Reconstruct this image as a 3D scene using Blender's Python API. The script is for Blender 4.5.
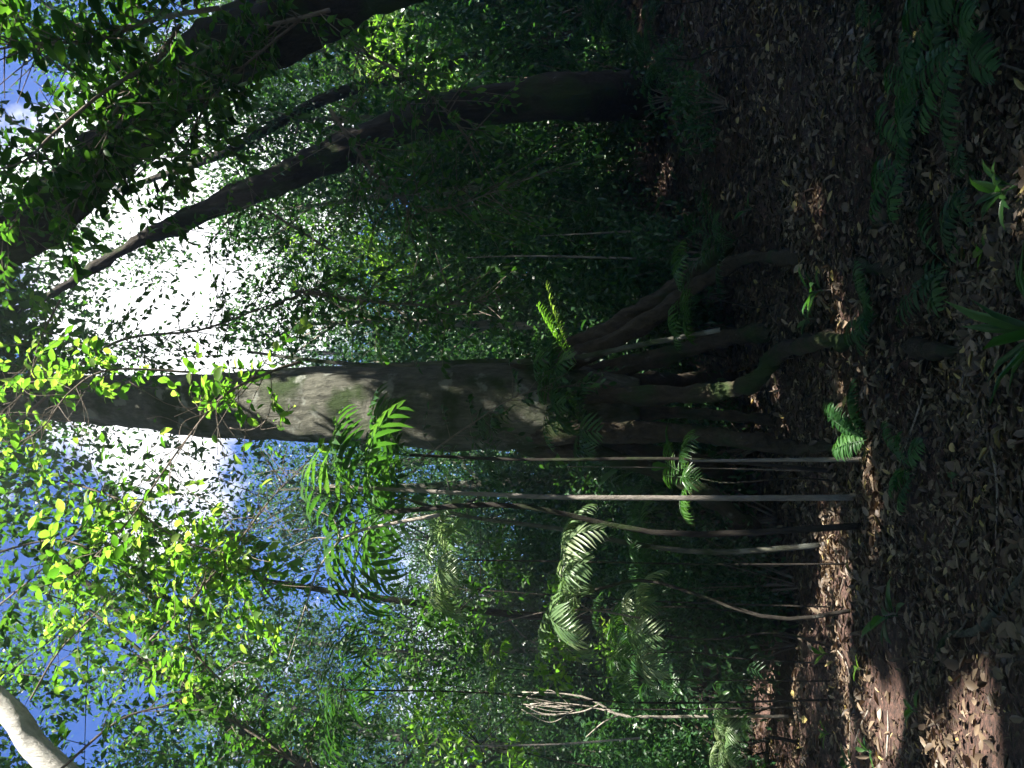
import bpy, math, numpy as np
from mathutils import Vector, Matrix

for o in list(bpy.data.objects):
    bpy.data.objects.remove(o)
S = bpy.context.scene
COL = S.collection
rng = np.random.default_rng(11)
sin, cos, pi = math.sin, math.cos, math.pi

# ------------------------------------------------------------------ camera
# the photograph was taken with the phone held on its side: the forest's "up" is the picture's left
F = 835.0
PITCH = math.radians(11.0)
CAM = np.array([0.0, 0.0, 1.6])
FWD = np.array([0.0, cos(PITCH), sin(PITCH)])
UPV = np.array([0.0, -sin(PITCH), cos(PITCH)])
RGT = np.array([1.0, 0.0, 0.0])
cam = bpy.data.cameras.new('camera')
cam_o = bpy.data.objects.new('camera', cam)
COL.objects.link(cam_o)
cam.sensor_fit = 'HORIZONTAL'
cam.sensor_width = 36.0
cam.lens = F / 1024.0 * 36.0
cam.clip_start = 0.05
cam.clip_end = 2000.0
X_, Y_, Z_ = -UPV, RGT, -FWD
cam_o.matrix_world = Matrix(((X_[0], Y_[0], Z_[0], CAM[0]), (X_[1], Y_[1], Z_[1], CAM[1]),
                             (X_[2], Y_[2], Z_[2], CAM[2]), (0, 0, 0, 1)))
S.camera = cam_o

# ------------------------------------------------------------------ light
SUN = np.array([0.36, -0.30, 0.88])
SUN /= np.linalg.norm(SUN)
w = bpy.data.worlds.new('World')
S.world = w
w.use_nodes = True
nt = w.node_tree
nt.nodes.clear()
N = nt.nodes.new
L = nt.links.new
out = N('ShaderNodeOutputWorld')
bg = N('ShaderNodeBackground')
sky = N('ShaderNodeTexSky')
sky.sky_type = 'NISHITA'
sky.sun_disc = False
sky.sun_elevation = math.asin(SUN[2])
sky.sun_rotation = math.atan2(SUN[0], SUN[1])
sky.air_density = 1.0
sky.dust_density = 0.0
sky.altitude = 2500
sky.ozone_density = 3.0
tc = N('ShaderNodeTexCoord')
cn = N('ShaderNodeTexNoise')
cn.inputs['Scale'].default_value = 2.6
cn.inputs['Detail'].default_value = 7.0
cn.inputs['Roughness'].default_value = 0.6
cr = N('ShaderNodeValToRGB')
cr.color_ramp.elements[0].position = 0.50
cr.color_ramp.elements[1].position = 0.57
mixc = N('ShaderNodeMix')
mixc.data_type = 'RGBA'
mixc.inputs[7].default_value = (8.0, 8.0, 8.0, 1)      # white cloud, also standing in for overexposed sky
L(tc.outputs['Generated'], cn.inputs['Vector'])
vd = N('ShaderNodeVectorMath'); vd.operation = 'DOT_PRODUCT'
vd.inputs[1].default_value = (0.155, 0.83, 0.535)                 # towards the cloud bank that whitens the sky gap
L(tc.outputs['Generated'], vd.inputs[0])
ma = N('ShaderNodeMath'); ma.operation = 'MULTIPLY_ADD'
ma.inputs[1].default_value = 4.5; ma.inputs[2].default_value = -4.36
L(vd.outputs['Value'], ma.inputs[0])
mc = N('ShaderNodeMath'); mc.operation = 'MAXIMUM'; mc.inputs[1].default_value = -0.04
L(ma.outputs[0], mc.inputs[0])
mb_ = N('ShaderNodeMath'); mb_.operation = 'ADD'
L(mc.outputs[0], mb_.inputs[0]); L(cn.outputs['Fac'], mb_.inputs[1])
L(mb_.outputs[0], cr.inputs[0])
L(cr.outputs[0], mixc.inputs[0])
hs = N('ShaderNodeHueSaturation')
hs.inputs['Saturation'].default_value = 1.9; hs.inputs['Hue'].default_value = 0.515
L(sky.outputs[0], hs.inputs['Color'])
L(hs.outputs[0], mixc.inputs[6])
L(mixc.outputs[2], bg.inputs['Color'])
bg.inputs['Strength'].default_value = 0.055
L(bg.outputs[0], out.inputs[0])

sl = bpy.data.lights.new('sun', 'SUN')
sl.energy = 5.0
sl.angle = math.radians(0.5)
sl.color = (1.0, 0.95, 0.86)
so = bpy.data.objects.new('sun', sl)
COL.objects.link(so)
so.rotation_euler = Vector(SUN).to_track_quat('Z', 'Y').to_euler()
so.location = (10, -10, 40)

S.view_settings.view_transform = 'Standard'
S.view_settings.look = 'None'
S.view_settings.gamma = 1.0
S.view_settings.use_curve_mapping = False
S.view_settings.exposure = 2.4
S.render.engine = 'CYCLES'
cy = S.cycles
cy.max_bounces = 6
cy.diffuse_bounces = 5
cy.glossy_bounces = 2
cy.transmission_bounces = 2
cy.transparent_max_bounces = 4
cy.caustics_reflective = False
cy.caustics_refractive = False
cy.use_denoising = True
cy.sample_clamp_indirect = 4.0

# ------------------------------------------------------------------ places
def ray(x, y):
    d = FWD + RGT * ((384.0 - y) / F) + UPV * ((512.0 - x) / F)
    return d
def P(x, y, Y):
    """where the sight line through picture point (x, y) stands at depth Y"""
    d = ray(x, y)
    return CAM + d * (Y / d[1])
def gz(x, y):
    x = np.asarray(x, float); y = np.asarray(y, float)
    sg = 1.0 / (1.0 + np.exp(-(x - 1.4) / 1.0))
    rise = np.log1p(np.exp(np.clip((y - 6.5) * 1.2, -30, 30))) / 1.2
    h = 0.20 * rise * sg
    h = h + 0.10 * np.log1p(np.exp(np.clip(y - 16, -30, 30)))
    h = h + 0.06 * np.sin(x * 1.3 + 0.7 * y) + 0.05 * np.sin(y * 1.7 - x * 0.6 + 1.0) + 0.03 * np.sin(3.1 * x + 1.0) * np.cos(2.7 * y)
    h = h + 0.06 * np.sin(2.3 * x + .5) * np.sin(1.9 * y + .8 * x) + 0.04 * np.sin(4.1 * x + 1.7 * y) * np.sin(3.3 * y - x)
    return h
def hit(x, y):
    d = ray(x, y)
    t = 2.0
    while t < 80:
        p = CAM + d * t
        if p[2] <= gz(p[0], p[1]):
            return np.array([p[0], p[1], float(gz(p[0], p[1]))])
        t += 0.02
    return CAM + d * 40
def ground_pt(x, y, dz=0.0):
    return np.array([x, y, float(gz(x, y)) + dz])

# ------------------------------------------------------------------ materials
def new_mat(name):
    m = bpy.data.materials.new(name)
    m.use_nodes = True
    m.node_tree.nodes.clear()
    return m, m.node_tree, m.node_tree.nodes.new, m.node_tree.links.new
def ramp(n, cols):
    r = n('ShaderNodeValToRGB')
    el = r.color_ramp.elements
    while len(el) < len(cols):
        el.new(0.5)
    for i, (p, c) in enumerate(cols):
        el[i].position = p
        el[i].color = (c[0], c[1], c[2], 1)
    return r
def leaf_mat(name, cols, trans=0.4, rough=0.45, tcol=(1.0, 1.25, 0.45)):
    m, t, n, l = new_mat(name)
    o = n('ShaderNodeOutputMaterial')
    a = n('ShaderNodeAttribute'); a.attribute_name = 'rnd'
    r = ramp(n, cols)
    l(a.outputs['Fac'], r.inputs[0])
    p = n('ShaderNodeBsdfPrincipled')
    p.inputs['Roughness'].default_value = rough
    p.inputs['Specular IOR Level'].default_value = 0.45
    l(r.outputs[0], p.inputs['Base Color'])
    tr = n('ShaderNodeBsdfTranslucent')
    mm = n('ShaderNodeMix'); mm.data_type = 'RGBA'; mm.blend_type = 'MULTIPLY'
    mm.inputs[0].default_value = 1.0
    mm.inputs[7].default_value = (tcol[0] * 1.6, tcol[1] * 1.6, tcol[2] * 1.6, 1)
    l(r.outputs[0], mm.inputs[6])
    l(mm.outputs[2], tr.inputs[0])
    mx = n('ShaderNodeMixShader'); mx.inputs[0].default_value = trans
    l(p.outputs[0], mx.inputs[1]); l(tr.outputs[0], mx.inputs[2])
    l(mx.outputs[0], o.inputs[0])
    return m
def bark_mat(name, c0, c1, moss=0.4, lichen=0.3, scale=3.0, stretch=0.25):
    m, t, n, l = new_mat(name)
    o = n('ShaderNodeOutputMaterial')
    p = n('ShaderNodeBsdfPrincipled'); p.inputs['Roughness'].default_value = 0.9
    p.inputs['Specular IOR Level'].default_value = 0.2
    tc = n('ShaderNodeTexCoord')
    mp = n('ShaderNodeMapping'); mp.inputs['Scale'].default_value = (1, 1, stretch)
    l(tc.outputs['Object'], mp.inputs[0])
    n1 = n('ShaderNodeTexNoise'); n1.inputs['Scale'].default_value = scale * 6; n1.inputs['Detail'].default_value = 12; n1.inputs['Roughness'].default_value = 0.72
    l(mp.outputs[0], n1.inputs['Vector'])
    r1 = ramp(n, [(0.3, c0), (0.7, c1)])
    l(n1.outputs['Fac'], r1.inputs[0])
    n2 = n('ShaderNodeTexNoise'); n2.inputs['Scale'].default_value = 1.7; n2.inputs['Detail'].default_value = 6
    l(tc.outputs['Object'], n2.inputs['Vector'])
    r2 = ramp(n, [(0.62 - 0.25 * moss, (0, 0, 0)), (0.72 - 0.2 * moss, (1, 1, 1))])
    l(n2.outputs['Fac'], r2.inputs[0])
    mx = n('ShaderNodeMix'); mx.data_type = 'RGBA'
    mx.inputs[7].default_value = (0.035, 0.055, 0.018, 1)
    l(r2.outputs[0], mx.inputs[0]); l(r1.outputs[0], mx.inputs[6])
    n3 = n('ShaderNodeTexNoise'); n3.inputs['Scale'].default_value = 3.6; n3.inputs['Detail'].default_value = 5; n3.noise_dimensions = '4D'; n3.inputs['W'].default_value = 4.0
    l(tc.outputs['Object'], n3.inputs['Vector'])
    r3 = ramp(n, [(0.68 - 0.2 * lichen, (0, 0, 0)), (0.74 - 0.2 * lichen, (0.75, 0.75, 0.75))])
    l(n3.outputs['Fac'], r3.inputs[0])
    mx2 = n('ShaderNodeMix'); mx2.data_type = 'RGBA'
    mx2.inputs[7].default_value = (0.27, 0.28, 0.24, 1)
    l(r3.outputs[0], mx2.inputs[0]); l(mx.outputs[2], mx2.inputs[6])
    l(mx2.outputs[2], p.inputs['Base Color'])
    b = n('ShaderNodeBump'); b.inputs['Strength'].default_value = 1.0; b.inputs['Distance'].default_value = 0.06
    l(n1.outputs['Fac'], b.inputs['Height']); l(b.outputs[0], p.inputs['Normal'])
    l(p.outputs[0], o.inputs[0])
    return m

M = {}
M['canopy'] = leaf_mat('canopy_leaf', [(0, (0.022, 0.055, 0.014)), (0.5, (0.04, 0.10, 0.02)), (0.9, (0.075, 0.16, 0.03)), (1, (0.13, 0.19, 0.04))], 0.5)
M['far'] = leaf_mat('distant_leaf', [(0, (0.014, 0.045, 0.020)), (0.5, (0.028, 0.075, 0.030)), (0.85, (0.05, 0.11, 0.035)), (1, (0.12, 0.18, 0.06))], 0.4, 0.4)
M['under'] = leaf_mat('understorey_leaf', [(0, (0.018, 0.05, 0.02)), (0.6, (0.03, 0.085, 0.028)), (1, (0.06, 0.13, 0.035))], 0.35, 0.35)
M['bright'] = leaf_mat('young_lit_leaf', [(0, (0.05, 0.13, 0.02)), (0.55, (0.12, 0.22, 0.04)), (1, (0.26, 0.32, 0.10))], 0.55, 0.35)  # young lime green, lightened further so the leaves look sunlit
M['dark'] = leaf_mat('leathery_leaf', [(0, (0.02, 0.055, 0.012)), (0.6, (0.04, 0.10, 0.02)), (1, (0.09, 0.17, 0.03))], 0.4, 0.3)
M['lit_palm'] = leaf_mat('lit_palm_leaf', [(0, (0.06, 0.13, 0.05)), (0.6, (0.14, 0.22, 0.10)), (1, (0.30, 0.34, 0.22))], 0.4, 0.3, (1, 1.1, .7))  # palm green paled to paint in the sun on lit fronds
M['palm'] = leaf_mat('palm_leaf', [(0, (0.025, 0.075, 0.022)), (0.7, (0.05, 0.12, 0.03)), (1, (0.10, 0.18, 0.05))], 0.4, 0.3)
M['fern'] = leaf_mat('fern_leaf', [(0, (0.02, 0.065, 0.022)), (0.7, (0.038, 0.11, 0.032)), (1, (0.08, 0.18, 0.05))], 0.4, 0.4)
M['bark'] = bark_mat('mossy_bark', (0.045, 0.045, 0.035), (0.18, 0.178, 0.14), 0.6, 0.5)
M['bark_dark'] = bark_mat('dark_bark', (0.014, 0.012, 0.010), (0.06, 0.052, 0.042), 0.5, 0.0)
M['bark_root'] = bark_mat('root_bark', (0.025, 0.019, 0.013), (0.10, 0.08, 0.055), 0.45, 0.05, 2.5, 0.6)
M['bark_pale'] = bark_mat('pale_bark', (0.13, 0.115, 0.095), (0.33, 0.30, 0.26), 0.02, 0.3)
M['bark_white'] = bark_mat('white_bark', (0.42, 0.40, 0.36), (0.66, 0.63, 0.58), -0.6, 0.0)
M['twig'] = bark_mat('twig_bark', (0.11, 0.085, 0.065), (0.28, 0.235, 0.19), -0.3, 0.2)
M['dead'] = bark_mat('dead_wood', (0.26, 0.22, 0.18), (0.50, 0.45, 0.38), -0.6, 0.1)
M['litter'] = leaf_mat('fallen_leaf', [(0, (0.022, 0.014, 0.009)), (0.35, (0.075, 0.051, 0.031)), (0.7, (0.15, 0.108, 0.069)), (0.93, (0.28, 0.21, 0.145)), (1.0, (0.33, 0.26, 0.09))], 0.08, 0.55, (1, .8, .5))
def soil_mat():
    m, t, n, l = new_mat('forest_soil')
    o = n('ShaderNodeOutputMaterial')
    p = n('ShaderNodeBsdfPrincipled'); p.inputs['Roughness'].default_value = 0.95
    tc = n('ShaderNodeTexCoord')
    n1 = n('ShaderNodeTexNoise'); n1.inputs['Scale'].default_value = 22; n1.inputs['Detail'].default_value = 12; n1.inputs['Roughness'].default_value = 0.7
    l(tc.outputs['Object'], n1.inputs['Vector'])
    r = ramp(n, [(0.3, (0.014, 0.009, 0.006)), (0.5, (0.065, 0.034, 0.024)), (0.72, (0.22, 0.115, 0.085))])
    l(n1.outputs['Fac'], r.inputs[0]); l(r.outputs[0], p.inputs['Base Color'])
    b = n('ShaderNodeBump'); b.inputs['Strength'].default_value = 1.0; b.inputs['Distance'].default_value = 0.05
    l(n1.outputs['Fac'], b.inputs['Height']); l(b.outputs[0], p.inputs['Normal'])
    l(p.outputs[0], o.inputs[0])
    return m
M['soil'] = soil_mat()

# ------------------------------------------------------------------ mesh building
def norm(a):
    return a / np.maximum(np.linalg.norm(a, axis=-1, keepdims=True), 1e-9)
class MB:
    def __init__(self):
        self.v, self.q, self.t, self.r, self.n = [], [], [], [], 0
    def add(self, v, q=None, t=None, r=0.5):
        v = np.asarray(v, float).reshape(-1, 3)
        self.v.append(v)
        if q is not None and len(q): self.q.append(np.asarray(q).reshape(-1, 4) + self.n)
        if t is not None and len(t): self.t.append(np.asarray(t).reshape(-1, 3) + self.n)
        r = np.broadcast_to(np.asarray(r, float), (len(v),)) if np.ndim(r) == 0 else np.asarray(r, float)
        self.r.append(r)
        self.n += len(v)
    def mesh(self, name, mat, smooth=False):
        me = bpy.data.meshes.new(name)
        v = np.concatenate(self.v) if self.v else np.zeros((0, 3))
        q = np.concatenate(self.q) if self.q else np.zeros((0, 4), int)
        t = np.concatenate(self.t) if self.t else np.zeros((0, 3), int)
        nl = q.size + t.size
        me.vertices.add(len(v)); me.vertices.foreach_set('co', v.astype(np.float32).ravel())
        me.loops.add(nl); me.loops.foreach_set('vertex_index', np.concatenate([q.ravel(), t.ravel()]).astype(np.int32))
        st = np.concatenate([np.arange(len(q)) * 4, q.size + np.arange(len(t)) * 3]).astype(np.int32)
        me.polygons.add(len(st)); me.polygons.foreach_set('loop_start', st)
        if smooth: me.polygons.foreach_set('use_smooth', np.ones(len(st), bool))
        at = me.attributes.new('rnd', 'FLOAT', 'POINT')
        at.data.foreach_set('value', np.concatenate(self.r).astype(np.float32) if self.r else np.zeros(0, np.float32))
        me.materials.append(mat)
        me.update(calc_edges=True)
        return me
    def obj(self, name, mat, parent=None, smooth=False, loc=None):
        if loc is not None:
            self.v = [np.concatenate(self.v) - np.asarray(loc)]
        o = bpy.data.objects.new(name, self.mesh(name, mat, smooth))
        COL.objects.link(o)
        if parent is not None: o.parent = parent
        elif loc is not None: o.location = loc
        return o
def thing(name, label, cat, loc=(0, 0, 0), group=None):
    o = bpy.data.objects.new(name, None)
    COL.objects.link(o)
    o.empty_display_size = 0.2
    o.location = loc
    o['label'] = label; o['category'] = cat
    if group: o['group'] = group
    return o
def tag(o, label, cat, group=None):
    o['label'] = label; o['category'] = cat
    if group: o['group'] = group
    return o
def part(mb, name, mat, root, smooth=False):
    mb.v = [np.concatenate(mb.v) - np.array(root.location)]
    return mb.obj(name, mat, root, smooth)
def copy_tree(o, parent=None):
    c = o.copy(); COL.objects.link(c)
    if parent is not None: c.parent = parent
    for ch in list(o.children): copy_tree(ch, c)
    return c

# leaf templates: x along the blade, y across, z up
LO = (np.array([[0, 0, 0], [.42, .5, .04], [1, 0, -.14], [.42, -.5, .04]]), np.array([[0, 1, 2, 3]]), None)
_b = lambda x: -.22 * x * x
HI = (np.array([[0, 0, 0], [.22, .36, .05], [.22, 0, _b(.22)], [.22, -.36, .05], [.55, .5, .0], [.55, 0, _b(.55)], [.55, -.5, .0],
                [.82, .3, -.1], [.82, 0, _b(.82)], [.82, -.3, -.1], [1, 0, -.26]]),
      np.array([[1, 4, 5, 2], [2, 5, 6, 3], [4, 7, 8, 5], [5, 8, 9, 6]]), np.array([[0, 1, 2], [0, 2, 3], [7, 10, 8], [8, 10, 9]]))
BLADE = (np.array([[0, .12, 0], [0, -.12, 0], [.3, .5, .0], [.3, 0, -.05], [.3, -.5, .0], [.65, .42, -.09], [.65, 0, -.13], [.65, -.42, -.09], [1, 0, -.34]]),
         np.array([[0, 2, 3, 1], [2, 5, 6, 3], [3, 6, 7, 4]]), np.array([[1, 3, 4], [5, 8, 6], [6, 8, 7]]))
CURL = (np.array([[0, 0, 0], [.3, .42, .16], [.3, 0, .0], [.3, -.42, .14], [.68, .38, .2], [.68, 0, .06], [.68, -.38, .16], [1, 0, .16]]),
        np.array([[1, 4, 5, 2], [2, 5, 6, 3]]), np.array([[0, 1, 2], [0, 2, 3], [4, 7, 5], [5, 7, 6]]))
def leaves(mb, pos, d, nrm, length, width, tpl=LO, rnd=None):
    pos = np.asarray(pos, float); n = len(pos)
    if n == 0: return
    d = norm(np.broadcast_to(d, (n, 3)).astype(float))
    nrm = np.broadcast_to(nrm, (n, 3)).astype(float)
    y = norm(np.cross(nrm, d)); z = np.cross(d, y)
    length = np.broadcast_to(np.asarray(length, float), (n,)); width = np.broadcast_to(np.asarray(width, float), (n,))
    tv, tq, tt = tpl
    K = len(tv)
    v = pos[:, None] + d[:, None] * (tv[None, :, 0:1] * length[:, None, None]) + y[:, None] * (tv[None, :, 1:2] * width[:, None, None]) + z[:, None] * (tv[None, :, 2:3] * length[:, None, None])
    off = (np.arange(n) * K)[:, None, None]
    q = (tq[None] + off).reshape(-1, 4)
    t = (tt[None] + off).reshape(-1, 3) if tt is not None else None
    if rnd is None: rnd = rng.random(n)
    mb.add(v.reshape(-1, 3), q, t, np.repeat(rnd, K))
def spline(pts, n):
    pts = np.asarray(pts, float)
    m = len(pts)
    if m == 2:
        u = np.linspace(0, 1, n)[:, None]
        return pts[0] * (1 - u) + pts[1] * u
    e = np.vstack([2 * pts[0] - pts[1], pts, 2 * pts[-1] - pts[-2]])
    u = np.linspace(0, m - 1 - 1e-6, n)
    i = u.astype(int); f = (u - i)[:, None]
    a, b, c, d = e[i], e[i + 1], e[i + 2], e[i + 3]
    return 0.5 * ((2 * b) + (c - a) * f + (2 * a - 5 * b + 4 * c - d) * f * f + (3 * b - a - 3 * c + d) * f ** 3)
from mathutils import noise as mnoise
def tube(mb, pts, rad, seg=8, n=None, rough=0.0, r=0.5, lobes=0.0, disp=0.0):
    pts = np.asarray(pts, float)
    n = n or max(2, 4 * (len(pts) - 1) + 1)
    k = len(np.atleast_1d(rad))
    rr = np.interp(np.linspace(0, 1, n), np.linspace(0, 1, k), np.atleast_1d(rad))
    c = spline(pts, n)
    tg = norm(np.gradient(c, axis=0))
    ref = np.array([0.13, 1.0, 0.07]) if abs(tg[:, 1]).mean() < 0.8 else np.array([1.0, 0.1, 0.2])
    a = norm(np.cross(tg, ref)); b = np.cross(tg, a)
    th = np.linspace(0, 2 * pi, seg, endpoint=False)
    ph = rng.random(4) * 6.28
    f = 1 + rough * (rng.random((n, seg)) - 0.5) * 2
    if lobes:
        s = np.linspace(0, 1, n)[:, None]
        f = f * (1 + lobes * (np.sin(3 * th[None] + ph[0] + 2 * s) * .6 + np.sin(5 * th[None] + ph[1] - 3 * s) * .5 + np.sin(2 * th[None] + ph[2] + 5 * s) * .5))
    ring = c[:, None] + (a[:, None] * np.cos(th)[None, :, None] + b[:, None] * np.sin(th)[None, :, None]) * (rr[:, None] * f)[..., None]
    if disp:
        o_ = norm(ring - c[:, None])
        fl = ring.reshape(-1, 3)
        dv = np.array([mnoise.turbulence(Vector((p[0] * 5, p[1] * 5, p[2] * 1.3)), 4, True) + .35 * mnoise.noise(Vector((p[0] * 1.2, p[1] * 1.2, p[2] * .9))) for p in fl])
        ring = ring + o_ * ((dv - .45) * disp).reshape(n, seg)[..., None]
    idx = np.arange(n * seg).reshape(n, seg)
    q = np.stack([idx[:-1], np.roll(idx[:-1], -1, 1), np.roll(idx[1:], -1, 1), idx[1:]], -1).reshape(-1, 4)
    base = mb.n
    mb.add(ring.reshape(-1, 3), q, None, r)
    mb.add(np.array([c[0], c[-1]]), None, None, r)
    mb.t.append(np.array([[base + idx[0, (i + 1) % seg], base + idx[0, i], base + n * seg] for i in range(seg)] +
                         [[base + idx[-1, i], base + idx[-1, (i + 1) % seg], base + n * seg + 1] for i in range(seg)]))

# openings in the canopy: where the sun comes through (centre, radius)
SHAFT = []
def shaft(p, r): SHAFT.append((np.asarray(p, float), r))
_ph = rng.random((6, 3)) * 6.28
def carve(pos, soft=0.35, which=None):
    """which leaves leave the sun flecks free"""
    keep = np.ones(len(pos), bool)
    wob = (np.sin(pos[:, 0] * 3.1 + _ph[0, 0]) + np.sin(pos[:, 1] * 2.7 + _ph[0, 1]) + np.sin(pos[:, 2] * 3.3 + _ph[0, 2])) / 3
    for c, r in (SHAFT if which is None else which):
        v = pos - c
        t = v @ SUN
        d2 = np.maximum((v * v).sum(1) - t * t, 0)
        rr = r * (1 + soft * wob) + .13
        keep &= ~((t > max(0.6, r * 0.9)) & (d2 < rr * rr))
    return keep
# the opening in the canopy ahead, where the bright sky shows
def sky_gap(pos):
    keep = np.ones(len(pos), bool)
    for (x, y, r) in GAPS:
        d = norm(ray(x, y))
        v = pos - CAM
        t = v @ d
        d2 = np.maximum((v * v).sum(1) - t * t, 0)
        wob = (np.sin(pos[:, 0] * 3.4 + 1) + np.sin(pos[:, 1] * 1.7 + 2) + np.sin(pos[:, 2] * 2.6)) / 3
        wob = wob + .5 * np.sin(pos[:, 0] * 7.1 + pos[:, 2] * 5.3) * np.sin(pos[:, 1] * 4.3 + pos[:, 2] * 6.1)
        rr = r * t * (1 + 1.0 * wob)
        keep &= ~((t > 9) & (d2 < rr * rr))
    return keep
GAPS = [(x, y, r * (1 if y < 320 else .62)) for (x, y, r) in [(205, 240, 0.026), (240, 262, 0.020), (165, 215, 0.016), (130, 222, 0.018), (185, 280, .015), (125, 315, 0.012), (245, 280, 0.018), (20, 95, 0.035), (0, 80, .03), (270, 45, .035), (50, 540, .035), (95, 570, .03), (150, 700, .04), (85, 735, .035), (225, 690, .03), (330, 655, .03), (20, 560, .03), (270, 690, .025), (420, 480, .016), (460, 470, .016), (140, 310, .03), (60, 660, .03), (130, 640, .03), (200, 740, .03), (380, 690, .03), (20, 720, .03), (170, 590, .022), (260, 520, .018), (400, 215, .02), (405, 340, .015), (370, 20, .02), (60, 330, .025)]]

def crown_points(c, rad, n, clumps, tight=0.22, hollow=0.35):
    c = np.asarray(c, float); rad = np.asarray(rad, float)
    u = norm(rng.normal(size=(clumps, 3)))
    rr = hollow + (1 - hollow) * rng.random((clumps, 1)) ** 0.7
    cc = u * rr
    k = rng.integers(0, clumps, n)
    sz = tight * (0.5 + rng.random(clumps))
    off = rng.normal(size=(n, 3)) * sz[k][:, None] * np.array([1, 1, .7])
    p = c + (cc[k] + off) * rad
    tone = rng.random(clumps)
    return p, c + cc * rad, np.clip(tone[k] * .55 + rng.random(n) * .45, 0, 1)
def rand_dirs(n, droop=0.4):
    d = rng.normal(size=(n, 3)); d[:, 2] -= droop
    return norm(d)
def up_normals(n, spread=0.7):
    a = rng.normal(size=(n, 3)) * spread; a[:, 2] += 1
    return norm(a)
def crown(mb, c, rad, n, clumps, size, tpl=LO, gaps=True, carv=True, asp=0.45, tight=0.22, hollow=0.35, thin=None):
    p, cc, tone = crown_points(c, rad, n, clumps, tight, hollow)
    keep = p[:, 2] > 0.15
    if carv: keep &= carve(p)
    if gaps: keep &= sky_gap(p)
    if thin is not None: keep &= thin(p)
    p = p[keep]; tone = tone[keep]; n = len(p)
    ln = size * (0.65 + 0.7 * rng.random(n))
    leaves(mb, p, rand_dirs(n), up_normals(n), ln, ln * asp, tpl, tone)
    return cc

# ------------------------------------------------------------------ sun flecks
YP3, YP4, YDS = 8.0, hit(800, 745)[1], hit(792, 716)[1]
def fleck(x, y, Y, r): shaft(P(x, y, Y), r * (1.3 if x < 330 and y > 280 else 1.0))
for a in [(60, 330, 7, .8), (110, 380, 7, 1.0), (170, 440, 7, 1.0), (215, 400, 7.2, .7), (230, 480, 7, .8), (150, 520, 7, .9), (250, 560, 7.2, .7), (60, 470, 7, .8),
          (220, 620, 7.2, .5), (300, 620, 7.5, .35), (310, 560, 7.5, .4), (40, 560, 7, .6), (20, 400, 7, .8),
          (60, 60, 5.6, .45), (120, 40, 5.6, .3), (110, 150, 5.6, .3), (190, 20, 6, .25),
          (310, 393, 11.3, .28), (232, 400, 11.3, .25), (470, 364, 10.8, .10), (400, 366, 10.8, .12),
          (345, 505, 7.5, .5), (420, 560, 7.5, .3), (550, 315, 10.3, .35), (575, 385, 10.1, .15),
          (600, 590, YP3, .5), (640, 620, YP3, .45), (700, 735, YP4, .5), (730, 755, YP4, .4), (590, 705, YDS, .3), (640, 715, YDS, .3), (540, 705, YDS, .35), (700, 716, YDS, .2),
          (20, 720, 8, .9), (600, 497, 7.9, .05), (660, 497, 7.9, .08), (730, 497, 7.9, .05), (560, 497, 7.9, .05), (560, 465, 9.0, .12),
          (350, 255, 19, 1.5), (300, 330, 16, 1.0), (430, 620, 14, 1.0), (480, 590, 13, .7), (460, 720, 13, .8), (340, 620, 14, .8), (380, 40, 18, 1.2),
          (450, 90, 16, .5), (300, 740, 10, .6), (230, 690, 14, 1.0), (100, 640, 16, 1.5), (560, 610, 10, .5), (500, 660, 9, .3), (260, 210, 12, .4), (50, 500, 18, 2), (200, 640, 7.5, .5), (200, 580, 7.4, .5), (80, 650, 8, .5)]:
    fleck(*a)
LOWSHAFT = [(P(x, y, Y), r) for x, y, Y, r in [(660, 640, 8.4, .3), (465, 565, 8.6, .3), (620, 670, 7.6, .2), (600, 590, YP3, .28), (640, 620, YP3, .25), (700, 735, YP4, .3), (620, 715, YDS, .2), (540, 705, YDS, .2), (640, 497, 7.9, .06), (345, 505, 7.5, .15), (550, 320, 10.3, .2)]] + [(hit(872, 440) + (.1, 0, .25), .22), (hit(1035, 182) + (0, 0, .15), .2)]
for a in [(660, 640, 8.4, .45), (465, 565, 8.6, .4), (620, 670, 7.6, .3)]: fleck(*a)
for x, y, r in [(885, 745, .42), (803, 742, .28), (985, 750, .42), (940, 768, .3), (870, 690, .16), (650, 80, .4), (640, 20, .25), (665, 175, .35), (815, 215, .10), (868, 428, .10),
                (832, 652, .12), (880, 530, .14), (873, 487, .10), (780, 560, .16), (905, 690, .10), (770, 700, .2), (850, 610, .1)]:
    shaft(hit(x, y), r)
shaft(hit(872, 440) + (.1, 0, .25), .22); shaft(hit(1040, 178) + (0, 0, .2), .2)

for a in [(430, 600, 9.5, .4), (500, 570, 9.5, .3), (460, 640, 9.5, .3), (380, 650, 10.5, .5), (430, 700, 10.5, .45), (350, 720, 10.5, .4), (440, 740, 8.5, .4), (510, 735, 8.5, .3), (560, 660, 8.5, .25),
          (560, 600, 10.5, .25), (610, 640, 10.5, .25), (330, 250, 17, .9), (385, 262, 17, .7), (380, 40, 15, .7), (440, 80, 15, .5)]:
    fleck(*a)
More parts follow.
